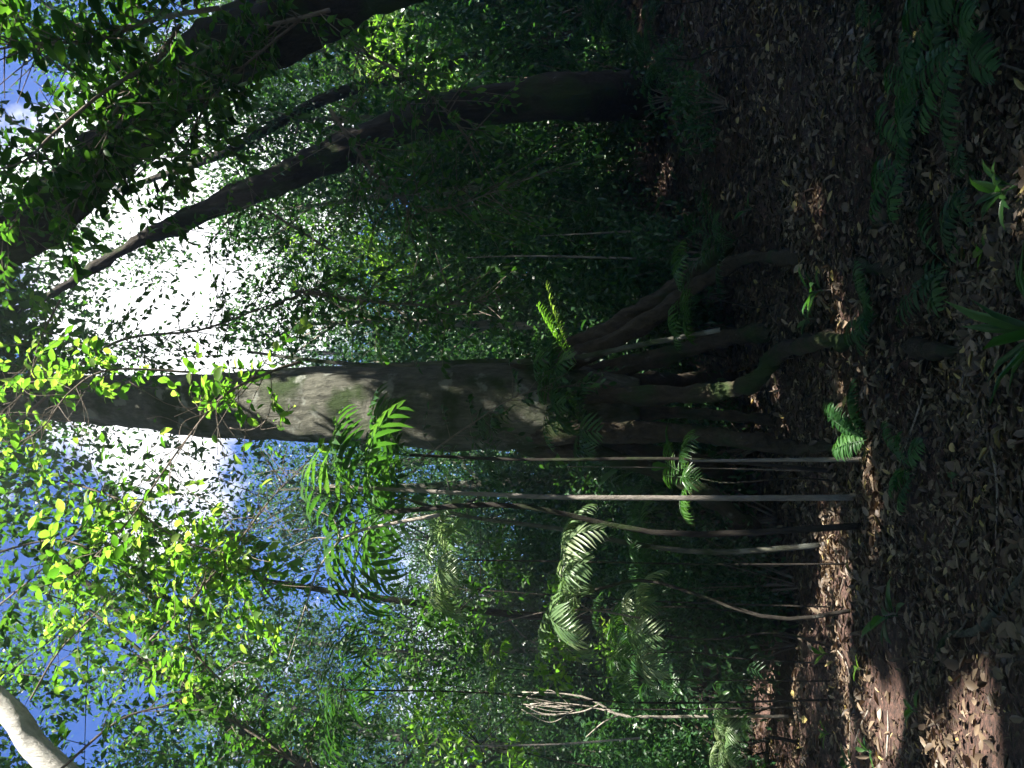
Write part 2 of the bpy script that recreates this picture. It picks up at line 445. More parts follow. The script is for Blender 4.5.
# ------------------------------------------------------------------ ground
def build_ground():
    mb = MB()
    ny, nx = 200, 200
    yy = np.concatenate([np.linspace(-14, 24, 150), 24 + (np.linspace(0, 1, 51)[1:]) ** 2 * 300])
    s = np.linspace(-1, 1, nx + 1)
    xx = np.sign(s) * (np.abs(s) ** 2.2) * 160 + s * 9
    Xg, Yg = np.meshgrid(xx, yy)
    hh = gz(np.clip(Xg, -30, 30), np.clip(Yg, -14, 60)) + (rng.random(Xg.shape) - .5) * 0.035
    v = np.stack([Xg, Yg, hh], -1).reshape(-1, 3)
    idx = np.arange(Xg.size).reshape(Xg.shape)
    q = np.stack([idx[:-1, :-1], idx[:-1, 1:], idx[1:, 1:], idx[1:, :-1]], -1).reshape(-1, 4)
    mb.add(v, q)
    g = mb.obj('ground', M['soil'], smooth=True)
    g['kind'] = 'structure'
build_ground()
def build_litter():
    mb = MB()
    for (n, y0, y1, wd, size) in [(62000, 3.4, 6.5, 0.62, .050), (66000, 6.5, 11, 0.60, .064), (56000, 11, 18, 0.6, .09), (22000, 18, 30, 0.6, .14)]:
        y = y0 + (y1 - y0) * rng.random(n); x = (rng.random(n) * 2 - 1) * (wd * y + 1)
        # a thick carpet, thinner over the bare red soil on the left
        dens = np.sin(x * 1.9 + y) * np.sin(y * 2.3 - x) * .4 + np.sin(x * 4.3 - y * 3) * .2 + .95
        bare = np.clip((-x - .2 * y + .1) * 1.5, 0, 1) * (.6 + .28 * np.sin(x * 2.7 + 1) * np.sin(y * 3.1))
        k = rng.random(n) < np.clip(dens, .35, 1) * (1 - bare)
        x, y = x[k], y[k]; n = len(x)
        h_ = rng.random(n)
        p = np.stack([x, y, gz(x, y) + 0.004 + 0.035 * h_], -1)
        d = rng.normal(size=(n, 3)); d[:, 2] *= .22
        ln = size * (0.35 + rng.random(n) ** 2.2 * 1.7)
        tone = np.clip(rng.beta(1.8, 2.1, n) * (.75 + .5 * h_), 0, 1)
        u = rng.random(n)
        for tpl, lo, hi, asp in ((CURL, 0, .38, .36), (HI, .38, .6, .5), (LO, .6, .84, .10), (CURL, .84, 1, .62)):
            m = (u >= lo) & (u < hi)
            leaves(mb, p[m], d[m], up_normals(m.sum(), .40), ln[m], ln[m] * asp * (.7 + .6 * rng.random(m.sum())), tpl, tone[m])
    o = mb.obj('leaf_litter', M['litter'])
    o['kind'] = 'stuff'
    tag(o, 'brown curled dead leaves covering the dark forest floor', 'leaf litter')
build_litter()

# ------------------------------------------------------------------ trees
def limb_set(mb, start, targets, r):
    for t in targets:
        mid = start * .5 + t * .5 + rng.normal(size=3) * .35 + np.array([0, 0, .3])
        tube(mb, [start, mid, t], [r, r * .55, r * .18], 6, 9)
def big_tree(name, label, path, radii, crowns, bark, seg=28, lobes=.05, rough=.03, limbs=7, cat='tree', leafm='canopy', group=None, tight=.22, dk=.22):
    root = thing(name, label, cat, path[0], group)
    tb = MB()
    tube(tb, path, radii, max(seg, 44), 150, .01, .5, lobes, disp=radii[0] * dk)
    lb = MB()
    for (c, rad, n, cl, size, asp) in crowns:
        cc = crown(lb, c, rad, n, cl, size, asp=asp, tight=tight)
        pick = cc[rng.permutation(len(cc))[:limbs]]
        limb_set(tb, np.asarray(path[-1], float), pick, radii[-1] * .4)
    part(tb, 'trunk', M[bark], root, True)
    if lb.n: part(lb, 'crown', M[leafm], root)
    return root

# the great buttressed tree in the middle
YT = 12.0
tbase = ground_pt(P(740, 400, YT)[0], YT, -.2)
main = thing('buttressed_tree', 'massive buttressed tree with mossy grey trunk in the middle of the forest', 'tree', tbase)
tb = MB()
tp = [P(640, 402, YT), P(570, 403, YT), P(500, 405, YT - .1), P(400, 406, YT - .1), P(300, 404, YT), P(200, 405, YT + .2), P(110, 400, YT + .5), P(-60, 395, YT + 1.2)]
tube(tb, tp, [.30, .56, .62, .59, .56, .50, .42, .30], 90, 260, .0, .5, .07, disp=.06)
lb = MB()
top = tp[-1]
for (c, rad, n, cl) in [((-1.5, 13.5, 19), (7, 6, 5.5), 45000, 80), ((3.5, 13, 18), (5, 5, 4.5), 22000, 50)]:
    cc = crown(lb, c, rad, n, cl, .19, asp=.55)
    limb_set(tb, top, cc[:7], .2)
part(tb, 'trunk', M['bark'], main, True)
part(lb, 'crown', M['canopy'], main)
def buttress(pts, hs, ws, name='buttress_root', parent=main, n=30, mat='bark_root'):
    """a root ridge running over the ground: pts in plan, ridge heights, half widths"""
    c = spline(np.asarray(pts, float)[:, :2] if np.asarray(pts).shape[1] > 2 else pts, n)
    c = c + np.cumsum(rng.normal(size=c.shape), 0) * .008
    s = np.linspace(0, 1, n)
    h = np.interp(s, np.linspace(0, 1, len(hs)), hs); wd = np.interp(s, np.linspace(0, 1, len(ws)), ws)
    tg = norm(np.gradient(c, axis=0)); pr = np.stack([-tg[:, 1], tg[:, 0]], -1)
    th = np.linspace(0, pi, 11)
    g = gz(c[:, 0], c[:, 1])
    lat = np.cos(th)[None] * (wd[:, None] * (1 + 0.9 * (1 - np.sin(th))[None] * np.minimum(h, .6)[:, None]))
    hz = np.sin(th)[None] ** 1.3 * h[:, None]
    f = 1 + .12 * (rng.random((n, 11)) - .5)
    v = np.concatenate([c[:, None] + pr[:, None] * (lat * f)[..., None], (g[:, None] - .06 + hz * f)[..., None]], -1)
    idx = np.arange(n * 11).reshape(n, 11)
    q = np.stack([idx[:-1, :-1], idx[1:, :-1], idx[1:, 1:], idx[:-1, 1:]], -1).reshape(-1, 4)
    mb = MB(); mb.add(v.reshape(-1, 3), q)
    return part(mb, name, M[mat], parent, True)
def g2(x, y): return hit(x, y)[:2]
def stilt(pts, r, name='stilt_root'):
    mb = MB()
    tube(mb, pts, r, 20, 70, .0, .5, .10, disp=.10)
    return part(mb, name, M['bark_root'], main, True)
def G(x, y, dz=0.0): return hit(x, y) + (0, 0, dz)
Yf = YT - .5
stilt([P(500, 432, YT - .3), P(590, 431, Yf), P(680, 432, Yf - .1), P(745, 440, Yf - .5), G(800, 448, .08), G(850, 447, .02), G(885, 470, -.05)], [.18, .14, .105, .11, .09, .06, .03])
stilt([P(500, 395, YT - .4), P(600, 396, Yf), P(690, 394, Yf - .2), P(750, 383, Yf - .8), G(795, 352, .16), G(850, 338, .06), G(915, 347, .0), G(990, 352, -.06)], [.18, .13, .10, .10, .09, .07, .055, .03])
stilt([P(510, 374, YT - .2), P(590, 352, YT - .3), P(660, 312, YT - .3), P(735, 262, YT - .6), G(800, 258, .05), G(870, 268, .01), G(960, 280, -.07)], [.18, .14, .11, .10, .085, .065, .03])
stilt([P(530, 370, YT + .1), P(610, 330, YT + .2), P(680, 285, YT + .2), P(740, 230, YT + .2), G(735, 205, -.05)], [.18, .16, .13, .12, .08])
stilt([P(540, 385, YT + .1), P(640, 362, YT), P(720, 340, YT - .1), G(772, 330, -.05)], [.16, .12, .10, .10])
stilt([P(520, 440, YT), P(600, 455, YT), P(680, 480, YT), P(740, 520, YT), G(765, 545, -.05)], [.18, .14, .11, .11, .08])
stilt([P(540, 425, YT + .3), P(640, 450, YT + .5), P(720, 470, YT + .7), G(745, 490, -.05)], [.18, .14, .11, .10])
stilt([P(540, 390, YT + .5), P(640, 385, YT + .9), G(735, 380, -.05)], [.22, .18, .16])
stilt([P(540, 415, YT), P(640, 412, YT), P(720, 415, YT - .1), G(775, 420, -.05)], [.15, .09, .08, .09])
# leaning trees
big_tree('leaning_tree', 'huge dark leaning trunk crossing the upper right of the forest, wrapped in leaves',
         [ground_pt(6.6, 7.6, -.3), P(440, -70, 7.8), P(355, -22, 7.9), P(290, 22, 8), P(205, 62, 8.1), P(130, 130, 8.2), P(60, 200, 8.3), P(-20, 262, 8.5), P(-120, 300, 9)],
         [.50, .42, .36, .35, .33, .30, .28, .25, .2],
         [((2.0, 8.5, 15.0), (5.5, 5.0, 3.6), 30000, 70, .22, .5)], 'bark_dark')
big_tree('leaning_tree', 'dark mid-sized trunk leaning left towards the bright sky gap, forking near its top',
         [hit(655, 95) + (0, 0, -.3), P(580, 96, 14), P(520, 100, 14), P(430, 116, 14), P(340, 152, 14), P(250, 192, 14), P(170, 226, 14.1), P(110, 258, 14.2), P(40, 300, 14.4), P(-40, 330, 14.8)],
         [.46, .36, .33, .32, .30, .24, .15, .10, .07, .04], [((4.0, 16, 15.5), (5.0, 4.5, 4.5), 16000, 46, .16, .45)], 'bark_dark', limbs=3)
t3 = S.objects[-1]
big_tree('leaning_tree', 'slimmer dark trunk leaning left behind the huge leaning trunk',
         [hit(630, 35) + (0, 0, -.3), P(560, 40, 17), P(470, 60, 17), P(330, 96, 17), P(230, 150, 17), P(120, 190, 17.5)],
         [.20, .17, .14, .12, .10, .06], [((8.0, 19, 15), (5, 4.5, 6), 18000, 50, .16, .45)], 'bark_dark', limbs=3)
big_tree('pale_tree', 'smooth white sunlit trunk leaning right at the top left of the forest view',
         [ground_pt(-6.4, 6.6, -.3), P(330, 900, 7.2), P(120, 815, 7.8), P(40, 752, 8), P(10, 712, 8.1), P(-60, 655, 8.3), P(-200, 560, 8.8)],
         [.24, .20, .155, .14, .135, .12, .09], [((-2.5, 9.2, 15.5), (5.5, 5, 3.2), 10000, 36, .20, .45)], 'bark_white', lobes=.02, limbs=5, dk=.04)
big_tree('leaning_tree', 'mottled dim trunk leaning right at the left edge below the white trunk',
         [ground_pt(-7.6, 11.0, -.3), P(480, 850, 11), P(340, 780, 11), P(285, 752, 11), P(190, 690, 11.3), P(90, 610, 11.8)],
         [.11, .08, .055, .045, .04, .03], [((-5.0, 13, 12.5), (4.5, 4.5, 4.5), 16000, 46, .15, .45)], 'bark', lobes=.03, limbs=3)
big_tree('leaning_tree', 'thin dark trunk leaning right among blue sky holes on the left',
         [ground_pt(-9.5, 15, -.3), P(420, 830, 15), P(280, 762, 15), P(190, 690, 15), P(150, 640, 15.5), P(60, 560, 16)],
         [.2, .17, .13, .11, .09, .05], [((-6.5, 17, 14), (4.5, 4, 5.0), 12000, 46, .15, .45)], 'bark_dark', lobes=.03, limbs=3)
# unseen trees beside and behind the photographer, added so their crowns shade the floor
def roof_tree(x, y, zc, rx, ry, n, r, label):
    return big_tree('unseen_shade_tree', label, [ground_pt(x, y, -.3), np.array([x + .3, y + .1, zc * .4]), np.array([x - .2, y + .3, zc * .8])], [r * 1.5, r, r * .6],
             [((x, y, zc), (rx, ry, 3.2), int(n * 2.4), 130, .38, .6)], 'bark', tight=.17)
roof_tree(10.5, 1.5, 18, 8.5, 8.5, 17000, .4, 'unseen tall canopy tree to the right of the viewer')
roof_tree(4.5, -6.5, 17, 8.5, 8.0, 15000, .35, 'unseen tall canopy tree behind the viewer')
roof_tree(16.5, 9.5, 19, 8.5, 8.5, 15000, .4, 'unseen tall canopy tree far to the right of the huge leaning trunk')
roof_tree(16.5, -6.5, 18, 8.0, 8.0, 11000, .35, 'unseen tall canopy tree behind and to the right of the viewer')
roof_tree(-5.5, -2.5, 17, 8.0, 7.5, 13000, .35, 'unseen tall canopy tree behind and to the left of the viewer')
roof_tree(-13.5, 4.5, 17, 8.0, 8.0, 12000, .35, 'unseen tall canopy tree to the left of the viewer beyond the pale trunk')
roof_tree(-3.0, -14, 17, 9.0, 8.0, 12000, .35, 'unseen tall canopy tree far behind the viewer')
# ------------------------------------------------------------------ forest behind
def proto_tree(h, r, n, size, kind, label, group):
    root = thing('forest_tree', label, 'tree', (0, 0, 0), group)
    tb = MB()
    lean = rng.normal(size=2) * .06 * h
    pth = [np.array([0, 0, -.4]), np.array([lean[0] * .2 + .1, lean[1] * .2, h * .35]), np.array([lean[0] * .6, lean[1] * .6 + .1, h * .65]), np.array([lean[0], lean[1], h * .92])]
    tube(tb, pth, [r * 1.5, r, r * .75, r * .25], 10, 26, .04, .5, .03)
    lb = MB()
    for k in range(4):
        z = h * (.34 + .19 * k)
        rad = h * (.20 if k < 3 else .15) * (.8 + .4 * rng.random())
        c = np.array([lean[0] * z / h + rng.normal() * h * .03, lean[1] * z / h + rng.normal() * h * .03, z])
        cc = crown(lb, c, (rad, rad, h * .13), n // 4, 22, size, gaps=False, carv=False, asp=.45, tight=.25)
        limb_set(tb, np.array([lean[0] * z / h, lean[1] * z / h, z - h * .1]), cc[:4], r * .35)
    part(tb, 'trunk', M[kind], root, True)
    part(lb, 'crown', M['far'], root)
    return root
protos = [proto_tree(18, .22, 13000, .17, 'bark_dark', 'dark forest tree standing in the shaded background', 'forest trees in the background'),
          proto_tree(22, .28, 15000, .19, 'bark', 'dark forest tree standing in the shaded background', 'forest trees in the background'),
          proto_tree(13, .13, 9000, .15, 'bark_dark', 'dark forest tree standing in the shaded background', 'forest trees in the background'),
          proto_tree(9, .08, 7000, .13, 'bark_pale', 'dark forest tree standing in the shaded background', 'forest trees in the background')]
def gap_ok(x, y, ztop):
    return True
def place(o, x, y, s=1.0, first=False):
    c = o if first else copy_tree(o)
    c.location = (x, y, float(gz(min(max(x, -30), 30), min(y, 60))))
    c.rotation_euler = (rng.normal() * .04, rng.normal() * .04, rng.random() * 6.28)
    c.scale = (s, s, s)
    return c
used = set()
cells = []
for row, (y, step) in enumerate([(18, 3.0), (21.5, 3.0), (25, 3.4), (29, 3.8), (34, 4.4)]):
    xm = .56 * y + 2
    x = -xm + rng.random() * step
    while x < xm:
        cells.append((x + rng.normal() * .5, y + rng.normal() * .9, row))
        x += step * (.8 + .5 * rng.random())
for (x, y, row) in cells:
    # the gap in the roof towards the bright sky: only low trees stand there
    ang = x / y
    ingap = -.02 < ang < .38
    k = int(rng.choice([0, 1, 2, 3], p=[.25, .2, .3, .25])) if row > 0 else int(rng.choice([2, 3]))
    if ingap: k = 3 if row < 3 else 2
    s = .8 + .45 * rng.random()
    if ingap: s = min(s, 1.0)
    if -.5 < ang < -.05 and row > 1: s *= .88
    s = min(s, (1.6 + y * .53 * ((.72 if ang > -.1 else .95) + .5 * rng.random())) / (18, 22, 13, 9)[k])
    if -.16 < ang < .06 and row == 0: continue
    place(protos[k], x, y, s, k not in used)
    used.add(k)

def proto_bush(h, r, n, size, tpl, mat, asp, label, group, name='shrub', cat='shrub'):
    root = thing(name, label, cat, (0, 0, 0), group)
    lb = MB(); tb = MB()
    cc = crown(lb, (0, 0, h * .55), (r, r, h * .5), n, 24, size, tpl, False, False, asp, .25, .3)
    for c in cc[:10]:
        tube(tb, [np.array([rng.normal() * .06, rng.normal() * .06, -.15]), c * .45 + np.array([0, 0, .1]), c], [.022, .015, .006], 5, 7)
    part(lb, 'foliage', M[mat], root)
    part(tb, 'stem', M['twig'], root, True)
    return root
def frond(mb, base, az, elev, length, arch, pairs, llen, lwid, tpl=BLADE, tip=.25, sag=.35, stalk=.2, rr=.008, roll=0.0, fwd=.7):
    """a pinnate frond: an arching midrib with paired leaflets"""
    s = np.linspace(0, 1, 14)
    e = elev - arch * s ** 1.2
    ds = length / 13
    h = np.array([cos(az), sin(az)])
    st = np.stack([np.cos(e) * h[0], np.cos(e) * h[1], np.sin(e)], -1) * ds
    pts = np.vstack([np.asarray(base, float), np.asarray(base, float) + np.cumsum(st[:-1], 0)])
    tube(mb, pts, [rr, rr * .8, rr * .3], 5, 14, 0, .55)
    u = np.linspace(stalk, .99, pairs)
    i = np.clip((u * 13).astype(int), 0, 12); f = (u * 13 - i)[:, None]
    pos = pts[i] * (1 - f) + pts[i + 1] * f
    tg = norm(pts[i + 1] - pts[i])
    side = np.array([-h[1], h[0], 0.0]) 
    side = side * cos(roll) + np.array([0, 0, 1]) * sin(roll)
    up = norm(np.cross(np.broadcast_to(side, tg.shape), tg)); up = np.where(up[:, 2:3] < 0, -up, up)
    env = np.sin(pi * np.clip((u - stalk) / (1 - stalk) * (1 - tip * .5) + tip * .18, 0.06, .97)) ** .7
    for sg in (1, -1):
        fw = fwd + .5 * (u - .5)
        d = norm(sg * side[None] + tg * fw[:, None] + rng.normal(size=tg.shape) * .08 - np.array([0, 0, 1]) * sag * .4)
        leaves(mb, pos + rng.normal(size=pos.shape) * .003, d, norm(up + sg * side * -.25 + rng.normal(size=tg.shape) * .12), llen * env * (.9 + .2 * rng.random(pairs)), lwid * (.6 + .4 * env), tpl,
               np.clip(.2 + .6 * rng.random() + .2 * rng.random(pairs), 0, 1))
    return pts
def palm(name, label, cat, loc, nf, length, elev, arch, pairs, llen, lwid, mat='palm', stem=0.0, srad=.015, group=None, az0=None, spread=2 * pi, stemm='bark_dark', sag=.35, tpl=BLADE, top=None, fwd=.7):
    loc = np.asarray(loc, float)
    root = thing(name, label, cat, loc, group)
    top = loc + np.array([0, 0, stem]) if top is None else np.asarray(top, float)
    if np.linalg.norm(top - loc) > .05:
        tb = MB(); tube(tb, [loc - (0, 0, .1), loc * .65 + top * .35 + rng.normal(size=3) * .09, loc * .3 + top * .7 + rng.normal(size=3) * .07, top], [srad, srad * .85, srad * .8], 7, 12, .05)
        part(tb, 'stem', M[stemm], root, True)
    a0 = rng.random() * 6.28 if az0 is None else az0
    for k in range(nf):
        az = a0 + spread * (k / max(nf, 1) - (.5 if spread < 6 else 0)) + rng.normal() * .18
        mb = MB()
        frond(mb, top + rng.normal(size=3) * .015, az, elev * (.75 + .5 * rng.random()), length * (.75 + .4 * rng.random()), arch * (.8 + .4 * rng.random()), pairs, llen, lwid, tpl=tpl, sag=sag, fwd=fwd, rr=max(.004, length * .006))
        part(mb, 'frond', M[mat], root)
    return root

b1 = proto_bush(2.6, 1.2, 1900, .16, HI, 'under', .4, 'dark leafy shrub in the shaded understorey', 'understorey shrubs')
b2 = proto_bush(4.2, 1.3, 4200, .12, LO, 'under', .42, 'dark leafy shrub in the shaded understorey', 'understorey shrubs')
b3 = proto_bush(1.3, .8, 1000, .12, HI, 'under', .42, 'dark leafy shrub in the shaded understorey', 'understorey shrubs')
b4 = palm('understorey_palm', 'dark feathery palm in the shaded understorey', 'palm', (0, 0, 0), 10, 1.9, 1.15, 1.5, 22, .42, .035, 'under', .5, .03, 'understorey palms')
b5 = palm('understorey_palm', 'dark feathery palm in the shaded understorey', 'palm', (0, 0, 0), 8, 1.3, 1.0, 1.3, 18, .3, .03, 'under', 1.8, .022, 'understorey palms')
first = {id(b): True for b in (b1, b2, b3, b4, b5)}
def put(b, x, y, s):
    place(b, x, y, s, first[id(b)]); first[id(b)] = False
spots = []
def blocks(x, y):
    for c, r in SHAFT:
        for z in (.8, 1.8, 3.0):
            v = np.array([x, y, z]) - c
            t = v @ SUN
            if t > -.5 and v @ v - t * t < .7: return True
    return False
def sow(n, y0, y1, ok, kinds, smin, smax, mind):
    k = 0; tries = 0
    while k < n and tries < 4000:
        tries += 1
        y = y0 + (y1 - y0) * rng.random(); x = (rng.random() * 2 - 1) * (.5 * y + .8)
        if not ok(x, y): continue
        if blocks(x, y): continue
        if any((x - a) ** 2 + (y - b) ** 2 < mind ** 2 for a, b in spots): continue
        spots.append((x, y))
        put(kinds[int(rng.integers(len(kinds)))], x, y, smin + (smax - smin) * rng.random()); k += 1
clear_trunk = lambda x, y: not (-.16 < x / y < .12 and y < 14.5)
sow(26, 13.5, 17, lambda x, y: clear_trunk(x, y) and not (.14 < x / y and y < 15), [b2, b1, b5, b4], .7, 1.1, 1.0)
sow(60, 16, 24, clear_trunk, [b2, b1, b5, b2, b4], .9, 1.4, 1.2)
sow(34, 24, 34, clear_trunk, [b2, b1], 1.3, 2.0, 1.6)
sow(26, 10.8, 14.5, lambda x, y: x / y < -.19 and clear_trunk(x, y), [b1, b4, b5, b2], .5, .85, .7)
sow(6, 10, 14, lambda x, y: x / y > .3, [b3, b5], .4, .7, .8)

q_ = hit(655, 95)
for (bb, dx_, dy_, sc_) in ((b3, -.5, -1.2, .9), (b4, .7, -.9, .6), (b3, .9, .4, 1.1), (b1, -1.2, .6, .6)):
    put(bb, q_[0] + dx_, q_[1] + dy_, sc_)
for (xx, yy, bb, sc_) in ((-2.1, 13.4, b1, .9), (-1.5, 14.3, b5, 1.0), (-2.9, 13.0, b3, 1.1), (2.0, 13.4, b1, .7), (1.5, 14.2, b2, .7), (2.8, 13.9, b5, .8), (-3.6, 12.2, b1, .7), (-1.0, 14.6, b2, .9), (.9, 14.6, b2, .8)):
    put(bb, xx, yy, sc_)
# the wood beyond, which reads as one mass
mb = MB()
n = 110000
an = rng.random(n) * 2 * pi
fr = np.abs(np.arctan2(np.sin(an - pi / 2), np.cos(an - pi / 2)))         # angle away from the line of sight
rad = np.where(fr < .9, 44, np.interp(fr, [.9, 1.5], [40, 19])) + rng.random(n) * 8 + 2 * np.sin(an * 9)
x = rad * np.cos(an); y = rad * np.sin(an)
z = rng.random(n) ** .85 * (15 + 3 * np.sin(an * 11 + 1) + 2 * np.sin(an * 23)) + np.where(fr > 1.2, 2.0, 1.5)
z = np.where(fr > 1.2, z * 1.4 - 1.5, z)
az_ = np.degrees(pi / 2 - an)
z = np.where((az_ < -3) & (az_ > -30), z * .78, z)
ln = np.where(fr < .9, .45, .42) * (.7 + .6 * rng.random(n))
leaves(mb, np.stack([x, y, z], -1), rand_dirs(n), up_normals(n), ln, ln * .5, LO)
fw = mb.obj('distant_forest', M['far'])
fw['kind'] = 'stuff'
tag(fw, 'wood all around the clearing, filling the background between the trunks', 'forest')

# ------------------------------------------------------------------ slender stems
def stem(name, label, pts, r, mat, cat='sapling', foliage=None, group=None, base=None):
    root = thing(name, label, cat, pts[0], group)
    mb = MB(); tube(mb, pts, r, 8, 40, .05, .5)
    part(mb, 'stem', M[mat], root, True)
    if foliage:
        lb = MB()
        for (c, rad, n, size, tpl) in foliage:
            crown(lb, c, (rad,) * 3, n, max(4, n // 30), size, tpl, False, True, .42, .25)
        part(lb, 'foliage', M['under'], root)
    return root
YS = hit(858, 497)[1]
stem('sapling', 'straight pale slender sapling stem left of the buttressed trunk, brightly lit along its middle',
     [hit(858, 497) - (0, 0, .1), P(780, 498, YS), P(660, 498, YS), P(550, 497, YS), P(440, 492, YS), P(330, 486, YS)], [.030, .027, .026, .022, .018], 'bark_pale', foliage=[(P(310, 484, YS), .55, 160, .14, HI)])
Y2 = hit(868, 459)[1]
stem('sapling', 'thin grey sapling stem standing between the buttressed trunk and the pale stem',
     [hit(866, 459) - (0, 0, .1), P(780, 460, Y2), P(690, 461, Y2)], [.022, .018, .010], 'bark_pale')
Y3 = hit(850, 523)[1] + .6
stem('sapling', 'grey crooked sapling trunk leaning left with mottled bark',
     [ground_pt(P(640, 546, 10)[0] + .1, 10, -.1), P(720, 552, 10), P(640, 545, 10), P(560, 529, 10), P(460, 515, 10), P(380, 490, 10)], [.034, .032, .03, .028, .025, .018], 'bark',
     foliage=[(P(360, 480, 10), .9, 260, .14, HI)])
stem('sapling', 'dim straight trunk among the palms on the left',
     [ground_pt(P(600, 615, 12)[0], 12, -.1), P(600, 620, 12), P(480, 611, 12), P(350, 594, 12), P(260, 580, 12)], [.07, .06, .055, .05, .04], 'bark_dark', foliage=[(P(230, 575, 12), 1.6, 900, .13, LO)])
stem('sapling', 'thin wispy stem standing upslope near the right litter bank',
     [hit(672, 230) - (0, 0, .1), P(640, 231, 13.5), P(600, 233, 13.5), P(540, 236, 13.5)], [.022, .018, .015, .008], 'bark_pale', foliage=[(P(520, 236, 13.5), .7, 200, .12, LO)])
stem('sapling', 'thin wispy stem close to the right side of the buttressed trunk',
     [ground_pt(P(700, 262, 13)[0], 13, -.1), P(620, 258, 13), P(530, 256, 13), P(455, 258, 13)], [.022, .018, .014, .008], 'bark_pale', foliage=[(P(440, 258, 13), .8, 260, .12, LO)])
def leafy_sapling(label, x, y, Y, spots, r=.010, mat='canopy', size=.10):
    root = thing('leafy_sapling', label, 'sapling', ground_pt(P(x, y, Y)[0], Y))
    tb, lb = MB(), MB()
    b = np.array(root.location) - (0, 0, .1)
    tp_ = P(x, y, Y)
    tube(tb, [b, b * .5 + tp_ * .5 + rng.normal(size=3) * .12, tp_], [r, r * .8, r * .5], 7, 20, .05)
    for (cx, cyy, rad, n) in spots:
        c = P(cx, cyy, Y + rng.normal() * .3)
        cc = crown(lb, c, (rad, rad, rad * .7), n, max(6, n // 25), size, HI, False, False, .4, .25, .2)
        limb_set(tb, tp_, cc[:3], r * .45)
    part(tb, 'stem', M['bark_dark'], root, True); part(lb, 'foliage', M[mat], root)
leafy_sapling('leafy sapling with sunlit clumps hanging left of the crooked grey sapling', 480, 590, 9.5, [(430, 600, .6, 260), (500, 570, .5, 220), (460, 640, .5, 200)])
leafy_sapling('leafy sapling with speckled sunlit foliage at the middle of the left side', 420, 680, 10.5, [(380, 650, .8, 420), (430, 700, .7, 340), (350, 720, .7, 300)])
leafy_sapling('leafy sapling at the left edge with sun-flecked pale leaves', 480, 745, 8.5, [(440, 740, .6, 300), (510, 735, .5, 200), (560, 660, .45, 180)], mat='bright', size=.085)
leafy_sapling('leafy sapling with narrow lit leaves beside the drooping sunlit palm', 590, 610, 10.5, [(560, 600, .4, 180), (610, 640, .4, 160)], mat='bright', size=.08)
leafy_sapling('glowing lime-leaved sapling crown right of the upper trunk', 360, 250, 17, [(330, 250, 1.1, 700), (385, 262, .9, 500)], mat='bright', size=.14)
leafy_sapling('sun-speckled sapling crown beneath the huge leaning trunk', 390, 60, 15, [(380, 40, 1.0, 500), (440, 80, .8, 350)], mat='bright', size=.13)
# liana against the trunk
mb = MB()
tube(mb, [P(250, 352, 11.6), P(310, 360, 11.4), P(370, 365, 11.2), P(430, 364, 11.15), P(480, 361, 11.1), P(560, 360, 11.1), P(640, 345, 11.0), P(720, 330, 10.8)], [.02, .028, .03, .035, .03, .035, .035, .03], 8, 60, .1)
o = mb.obj('liana', M['bark'], None, True)
tag(o, 'pale woody vine climbing the right edge of the buttressed trunk', 'vine')

# ------------------------------------------------------------------ leafy branches overhead
def leafy_branch(name, label, pts, r, nspray, slen, nleaf, size, mat, asp=.5, tpl=HI, t0=.15, bark='twig', cat='branch', droop=.2, clump=True):
    root = thing(name, label, cat, pts[0])
    tb, lb = MB(), MB()
    pts = np.asarray(pts, float)
    tube(tb, pts, [r, r * .7, r * .3], 7, 40, .06)
    c = spline(pts, 80)
    tg = norm(np.gradient(c, axis=0))
    for k in range(nspray):
        i = int(80 * (t0 + (1 - t0) * (k + rng.random()) / nspray)); i = min(i, 79)
        d = norm(tg[i] * .6 + rng.normal(size=3) * .75 + np.array([0, 0, .15]))
        L_ = slen * (.5 + .8 * rng.random())
        a = c[i]; b = a + d * L_ * .5 + rng.normal(size=3) * .04; e = a + d * L_ + rng.normal(size=3) * .06 - np.array([0, 0, droop * L_ * .5])
        tube(tb, [a, b, e], [r * .35, r * .22, .003], 5, 8)
        cs = spline([a, b, e], 20)
        m = nleaf
        j = np.clip((20 * (.35 + .65 * (np.arange(m) + .5) / m)).astype(int), 0, 19)
        sd = norm(np.cross(d, [0, 0, 1.0]))
        sg = np.where(np.arange(m) % 2, 1, -1)[:, None]
        ld = norm(d[None] * .7 + sg * sd[None] * .9 + rng.normal(size=(m, 3)) * .35 - np.array([0, 0, droop]))
        ln = size * (.6 + .7 * rng.random(m))
        p = cs[j] + rng.normal(size=(m, 3)) * .01
        k_ = carve(p, .35, LOWSHAFT)
        if k_.any(): leaves(lb, p[k_], ld[k_], up_normals(k_.sum(), .45), ln[k_], (ln * asp)[k_], tpl)
    part(tb, 'twig', M[bark], root, True)
    if lb.n: part(lb, 'foliage', M[mat], root)
    return root
YB = 7.0
leafy_branch('overhanging_branch', 'slender forked branch with bright yellow-green leaves reaching in front of the buttressed trunk',
             [P(300, 362, YB + .4), P(270, 372, YB + .2), P(232, 390, YB), P(208, 412, YB), P(175, 455, YB), P(125, 525, YB - .1), P(70, 580, YB - .1)], .016, 48, .6, 10, .12, 'bright', asp=.55)
leafy_branch('overhanging_branch', 'thin bright leafy twig running along the upper buttressed trunk',
             [P(190, 372, YB + .6), P(110, 370, YB + .3), P(70, 392, YB + .2), P(40, 430, YB), P(0, 450, YB)], .012, 44, .6, 10, .115, 'bright', asp=.56)
leafy_branch('overhanging_branch', 'small drooping twig with few leaves hanging before the dark upper trunk',
             [P(230, 428, YB), P(250, 430, YB), P(266, 420, YB), P(272, 400, YB)], .008, 5, .2, 5, .09, 'bright', t0=.3)
